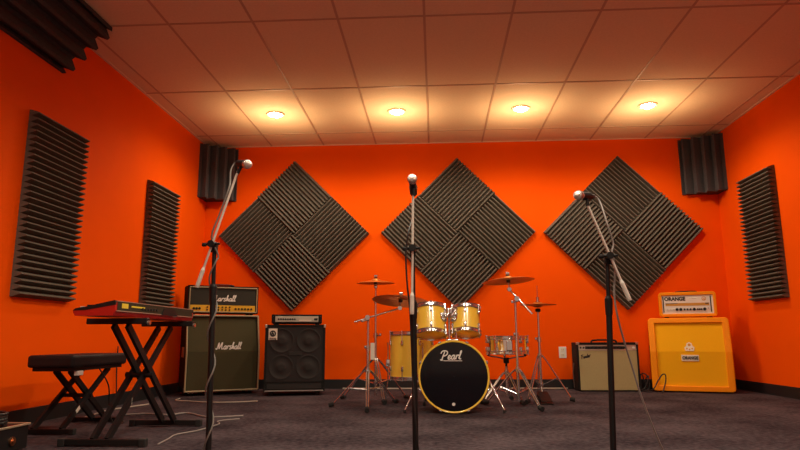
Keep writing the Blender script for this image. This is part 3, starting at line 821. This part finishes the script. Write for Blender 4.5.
def spiral(a, b, turns, r, n=10, ph=0):
    a, b = V(a), V(b); d = (b-a).normalized(); x = d.cross(V((0, 1, 0))).normalized(); y = d.cross(x)
    N = int(turns*n)
    return [a.lerp(b, i/N)+(x*math.cos(2*PI*i/n+ph)+y*math.sin(2*PI*i/n+ph))*r for i in range(N+1)]

# left: boom leans right
BL = V((-.834, -4.40, 0))
t = mic_stand('black microphone stand with boom leaning up to the right, leftmost', BL, (-.018, 0, .912), (-.018, -.032, .912), (.075, -.032, 1.212), (-.070, -.032, .737), .73)
hd = BL+V((.075, -.032, 1.212))
MB().cyl((.075, -.032, 1.205), (.086, -.022, 1.240), .007).build('mic_clip_post', 'black', t)
mic('silver-headed vocal microphone on the left stand, in front of the corner foam', hd+V((-.022, .052, .052)), hd+V((.060, -.045, .018)), hd)
clip(t, (.0855, -.016, 1.2515), (.082, -.097, -.034))
cable('grey cable running from the left microphone down its boom and stand', [hd+V((-.023, .053, .052)), hd+V((-.035, .063, .056)), hd+V((-.046, .05, .02)), hd+V((-.036, .02, -.04))]+[hd.lerp(BL+V((-.018, -.032, .912)), k)+V((-.010, -.004, 0)) for k in (.25, .6, .9)] +
      spiral(BL+V((-.017, 0, .87)), BL+V((-.002, 0, .10)), 3.5, .0160), .0035, 'cable_mid', 4)
# centre: boom folded upright
BC = V((-.033, -4.40, 0))
t = mic_stand('black microphone stand with upright chrome boom, middle of the three', BC, (-.006, 0, .885), (-.006, -.032, .885), (-.002, -.032, 1.105), (-.010, -.032, .625), .66)
hd = BC+V((-.002, -.032, 1.105))
MB().cyl((-.002, -.032, 1.10), (-.002, -.032, 1.128), .009).build('mic_clip_post', 'black', t)
mic('silver-headed vocal microphone on the middle stand, pointing at the camera', hd+V((0, .105, .02)), hd+V((-.001, -.066, .054)), hd)
clip(t, (-.002, .015, 1.135), (0, -.17, .034))
cable('black cable hanging in a loop from the middle microphone along its stand', [hd+V((0, .107, .02)), hd+V((-.004, .11, -.02)), hd+V((-.006, .03, -.10)), hd+V((-.020, -.012, -.16)), hd+V((-.026, -.01, -.21)), hd+V((-.03, -.01, -.26)), hd+V((-.026, .0, -.36)), hd+V((-.018, .015, -.44)), hd+V((-.014, .03, -.52)), hd+V((-.010, .032, -.65)), hd+V((.0, .0145, -.85)), hd+V((.014, .032, -1.02))], .0035, 'cable_black', 6)
# right: boom leans left
BR = V((.7015, -4.40, 0))
t = mic_stand('black microphone stand with boom leaning up to the left, rightmost', BR, (.026, 0, .846), (.026, -.032, .846), (-.046, -.032, 1.050), (.092, -.032, .672), .67)
hd = BR+V((-.046, -.032, 1.050))
MB().cyl((-.046, -.032, 1.045), (-.046, -.030, 1.075), .007).build('mic_clip_post', 'black', t)
mic('silver-headed vocal microphone on the right stand, in front of the right foam diamond', hd+V((.040, .055, .045)), hd+V((-.052, -.045, .030)), hd)
clip(t, (-.0464, -.02, 1.088), (-.092, -.100, -.015))
cable('pale cable arching from the right microphone down its boom and out to the floor', [hd+V((.041, .056, .045)), hd+V((.056, .068, .044)), hd+V((.068, .06, .015)), hd+V((.076, .02, -.07)), BR+V((.050, -.01, .90)), BR+V((.040, -.02, .86)), BR+V((.047, -.02, .80)), BR+V((.040, -.015, .70)), BR+V((.047, -.01, .62)), BR+V((.075, .02, .52)), BR+V((.105, .04, .42)), BR+V((.132, .05, .32)), BR+V((.165, .06, .22)), BR+V((.215, .08, .10)), BR+V((.27, .10, .02)), BR+V((.33, .12, .0045)), BR+V((.45, .10, .0045))], .0036, 'cable_grey', 6)

# ------------------------------------------------------------------ keyboard, stand, bench
t = thing('keyboard_stand', 'black double-braced folding stand under the red keyboard', 'keyboard stand', (-1.645, -3.30, 0))
yn, yf = -.372, .375       # near and far floor bars
for y in (yn, yf):
    b = MB().box((-.215, y-.016, .006), (.215, y+.016, .038), .004).build('floor_bar', 'metal_black', t)
    for x in (-.21, .21): MB().box((x-.018, y-.020, 0), (x+.018, y+.020, .040), .005).build('rubber_cap', 'rubber', b)
for i, (y0, y1, xs) in enumerate(((yn, yf-.06, (-.055, .022)), (yf, yn+.06, (-.022, .055)))):
    for x in xs:
        l = MB(); d = V((0, y1-y0, .59)).normalized(); nrm = V((0, -d.z, d.y))
        a, b = V((x, y0, .03)), V((x, y1, .61)); hw = V((.009, 0, 0)); hn = nrm*.019
        vs = [a-hw-hn, a+hw-hn, a+hw+hn, a-hw+hn, b-hw-hn, b+hw-hn, b+hw+hn, b-hw+hn]
        l.add(vs, [(0, 1, 2, 3), (4, 5, 6, 7), (0, 1, 5, 4), (1, 2, 6, 5), (2, 3, 7, 6), (3, 0, 4, 7)])
        l = l.build('leg', 'metal_black', t)
        if i == 0 and x > 0: MB().box((x-.010, 0, 0), (x+.010, .001, .035)).xf(Matrix.Translation((0, -.155, .185))).build('sticker', 'label', l)
for y in (yn+.06, yf-.06):
    MB().box((-.165, y-.018, .614), (.165, y+.018, .645), .004).build('support_arm', 'metal_black', t)
    MB().cyl((.165, y, .62), (.177, y, .62), .012).build('end_bolt', 'chrome_dull', t)
MB().cyl((-.08, -.02, .335), (.08, -.02, .335), .016).build('pivot', 'metal_black', t)

t = thing('keyboard', 'red stage keyboard with dark rear panel on the black folding stand', 'keyboard', (-1.625, -3.385, .646))
kl = .485
prof = [(-.108, .014), (-.112, .027), (-.100, .040), (-.05, .048), (.095, .078), (.100, .075), (.100, .028), (.090, .003), (-.100, .003)]
MB().prism(prof, 'y', -kl, kl).build('case', 'key_red', t)
rp = MB().box((.099, -kl+.010, .030), (.1025, kl-.006, .074)).build('rear_panel', 'key_dark', t)
MB().box((.098, -kl+.002, .0735), (.104, kl-.002, .0775)).build('top_edge', 'steel', t)
MB().box((.098, -kl+.002, .025), (.1035, kl-.002, .0295)).build('lower_edge', 'steel', t)
MB().box((.102, -kl+.05, .042), (.1035, -kl+.115, .066)).build('yellow_logo', 'key_yellow', rp)
MB().box((.102, -kl+.15, .050), (.1035, -kl+.30, .058)).build('print_line', 'key_yellow', rp)
MB().prism([(.02, .024), (.05, .064), (.20, .064), (.24, .024)], 'x', .100, .1065).build('connector_bay', 'black', rp)
for k in range(6): MB().cyl((.102, -.04-.035*k, .048), (.108, -.04-.035*k, .048), .007, n=10).build('jack', 'ink', rp)
bk = MB(); N = 41; p = (2*kl-.04)/N
keys = MB().box((-.095, -kl+.02, .038), (-.015, kl-.02, .051)).build('key_bed', 'white', t)
for i in range(N):
    if i % 7 in (0, 1, 3, 4, 5):
        y = -kl+.02+(i+1)*p; bk.box((-.070, y-.006, .050), (-.015, y+.006, .060))
bk.build('black_key_row', 'black', keys)['kind'] = 'stuff'
MB().prism([(-.012, .0555), (.093, .0775), (.093, .0790), (-.012, .057)], 'y', -kl+.02, kl-.02).build('top_panel', 'black', t)
for sy in (-1, 1):
    ck = MB().prism(prof, 'y', *sorted((sy*(kl+.0005), sy*(kl+.012)))).build('end_cheek', 'key_red', t)
    MB().prism([(-.1125, .029), (-.100, .0405), (-.05, .0485), (.095, .0785), (.1005, .0755), (.1005, .056), (-.05, .031)], 'y', *sorted((sy*(kl+.001), sy*(kl+.0132)))).build('cheek_cap', 'black', ck)

t = thing('keyboard_bench', 'black padded keyboard bench with crossed legs against the left wall', 'bench', (-2.185, -3.0, 0))
MB().box((-.140, -.32, .372), (.140, .32, .445), .018).build('seat', 'vinyl', t)
MB().box((-.12, -.29, .352), (.12, .29, .373), .002).build('seat_board', 'black', t)
for i, (y0, y1, xs) in enumerate(((-.29, .19, (.035, .085)), (.25, -.21, (.010, .060)))):
    for x in (xs[1], -xs[1]+.03*i):
        a, b = V((x, y0, .025)), V((x, y1, .355)); d = (b-a).normalized(); nrm = V((0, -d.z, d.y)); hw = V((.008, 0, 0)); hn = nrm*.017
        l = MB().add([a-hw-hn, a+hw-hn, a+hw+hn, a-hw+hn, b-hw-hn, b+hw-hn, b+hw+hn, b-hw+hn], [(0, 1, 2, 3), (4, 5, 6, 7), (0, 1, 5, 4), (1, 2, 6, 5), (2, 3, 7, 6), (3, 0, 4, 7)]).build('leg', 'metal_black', t)
        if i == 0 and x > 0: 
            c_ = a.lerp(b, .30)+hw*1.05
            MB().add([c_-hn*.7-d*.022, c_+hn*.7-d*.022, c_+hn*.7+d*.022, c_-hn*.7+d*.022], [(0, 1, 2, 3)]).xf(Matrix.Translation((.0006, 0, 0))).build('sticker', 'label', l)
for y in (-.29, .25):
    MB().box((-.16, y-.014, .004), (.16, y+.014, .032), .004).build('floor_bar', 'metal_black', t)
    for x in (-.155, .155): MB().box((x-.014, y-.018, 0), (x+.014, y+.018, .034), .004).build('rubber_cap', 'rubber', t)
MB().cyl((-.09, -.018, .195), (.10, -.018, .195), .012).build('pivot', 'metal_black', t)
MB().box((.10, -.235, .325), (.124, -.175, .352), .003).build('height_latch', 'white', t)

# ------------------------------------------------------------------ low case with coil in the lower left corner
t = thing('equipment_case', 'low black case with pale metal edge in the lower left corner of the picture', 'case', (-2.265, -4.125, 0))
MB().box((-.30, -.30, .012), (.295, .345, .126), .004).build('body', 'black', t)
tr = MB()
for a, b in (((-.304, -.304), (.301, -.292)), ((-.304, .339), (.301, .351)), ((-.304, -.292), (-.292, .339)), ((.289, -.292), (.301, .339))):
    tr.box((a[0], a[1], .121), (b[0], b[1], .131), .002)
tr.build('edge_trim', 'alu', t)
for y in (-.20, .225):
    MB().cyl((.295, y, .060), (.304, y, .060), .020).cyl((.304, y, .060), (.310, y, .060), .010).build('latch', 'copper', t)
for x in (-.25, .25):
    for y in (-.25, .29): MB().cyl((x, y, 0), (x, y, .014), .02).build('foot', 'rubber', t)
pts = []
for i in range(70):
    a = i*2*PI/14; pts.append((math.cos(a)*(.082+.004*math.sin(i)), math.sin(a)*(.082+.004*math.cos(i*1.7)), .008+.0125*i/14))
o = MB().tube(pts, .007, 8, 3).build('cable_coil', 'cable_black'); o.location = (-2.085, -3.93, .1270)
tag(o, 'shiny black cable coiled on top of the low black case', 'cable')

# ------------------------------------------------------------------ cables on the floor
def fc(label, pts, r, m, z=None):
    z = r+.0008 if z is None else z
    return cable(label, [V((p[0], p[1], p[2] if len(p) > 2 else z)) for p in pts], r, m, 6, 'cable', 'floor_cable', None)
fc('pale grey cable lying along the foot of the back wall', [(-.95, -.10), (-.4, -.11), (.2, -.10), (.8, -.09), (1.3, -.08), (1.43, -.05)], .009, 'cable_pale')
fc('pale cable on the carpet along the left wall behind the bench', [(-2.36, -2.62), (-2.40, -2.42), (-2.43, -2.11), (-2.40, -1.95), (-2.33, -1.7)], .006, 'cable_pale')
fc('pale cable snaking over the carpet beyond the keyboard stand', [(-2.20, -2.42), (-2.04, -2.34), (-1.85, -2.41), (-1.76, -2.29), (-1.52, -2.52), (-1.30, -2.45)], .006, 'cable_grey')
fc('grey cable snaking over the carpet in front of the keyboard stand feet', [(-1.38, -3.62), (-1.40, -3.45), (-1.42, -3.30), (-1.36, -3.15), (-1.34, -3.00), (-1.33, -2.85), (-1.38, -2.72), (-1.28, -2.6)], .0042, 'cable_grey')
fc('white cable on the carpet at the foot of the tall black cabinet', [(-2.28, -1.18), (-2.24, -1.36), (-2.10, -1.42), (-1.87, -1.52), (-1.66, -1.50), (-1.50, -1.40)], .005, 'cable_pale')
fc('black cable rising from the floor in a loop before the orange cabinet', [(2.10, -.30), (2.14, -.48, .02), (2.17, -.52, .05), (2.22, -.50, .12), (2.265, -.495, .175), (2.295, -.495, .17), (2.29, -.50, .11), (2.26, -.52, .04), (2.235, -.55, .005)], .006, 'cable_black')
pts = []
for i in range(46):
    a = i*2*PI/9; k = i/46
    pts.append((2.118+.045*math.cos(a)+.02*math.sin(i*.9), -.30+.05*math.sin(a*.7), .012+.085*(1+math.sin(a*1.0+i*.37))*(.5+.5*math.sin(i*.23)**2)))
fc('tangle of black cables between the beige amplifier and the orange cabinet', pts, .005, 'cable_black')
fc('black power cord dropping down the left wall behind the keyboard', [(-2.562, -1.75, .012), (-2.565, -1.78, .10), (-2.57, -1.80, .3), (-2.572, -1.80, .48)], .005, 'cable_black')
fc('thin black pedal cable hanging from the keyboard bench to the floor', [(-2.035, -3.05, .36), (-2.02, -2.95, .25), (-2.02, -2.92, .12), (-2.0, -2.9, .02), (-1.98, -2.80, .007), (-2.1, -2.6, .007)], .004, 'cable_black')

# ------------------------------------------------------------------ world, camera, view
w = bpy.data.worlds.new('room_world'); scene.world = w; w.use_nodes = True
w.node_tree.nodes['Background'].inputs['Color'].default_value = (.01, .008, .006, 1)
w.node_tree.nodes['Background'].inputs['Strength'].default_value = 0.2

cam = bpy.data.cameras.new('camera'); co = bpy.data.objects.new('camera', cam); COL.objects.link(co)
cam.sensor_fit = 'HORIZONTAL'; cam.sensor_width = 36.0; cam.lens = 36.0*617.5/800; cam.clip_start = .05
ya, pi_, ro = -.056, .182, -.004
fwd = V((math.sin(ya)*math.cos(pi_), math.cos(ya)*math.cos(pi_), math.sin(pi_)))
right = V((math.cos(ya), -math.sin(ya), 0)); up = right.cross(fwd)
r2 = right*math.cos(ro)+up*math.sin(ro); u2 = -right*math.sin(ro)+up*math.cos(ro)
mw = Matrix((r2, u2, -fwd)).transposed().to_4x4(); mw.translation = (.048, -6.859, .532)
co.matrix_world = mw
scene.camera = co

vs = scene.view_settings
scene.display_settings.display_device = 'sRGB'
vs.view_transform = 'Standard'; vs.look = 'None'; vs.gamma = 1; vs.use_curve_mapping = False
vs.exposure = 0.12
cy = scene.cycles
try:
    cy.use_denoising = True
    cy.max_bounces = 10; cy.diffuse_bounces = 4; cy.glossy_bounces = 5
    cy.sample_clamp_indirect = 6
except Exception: pass
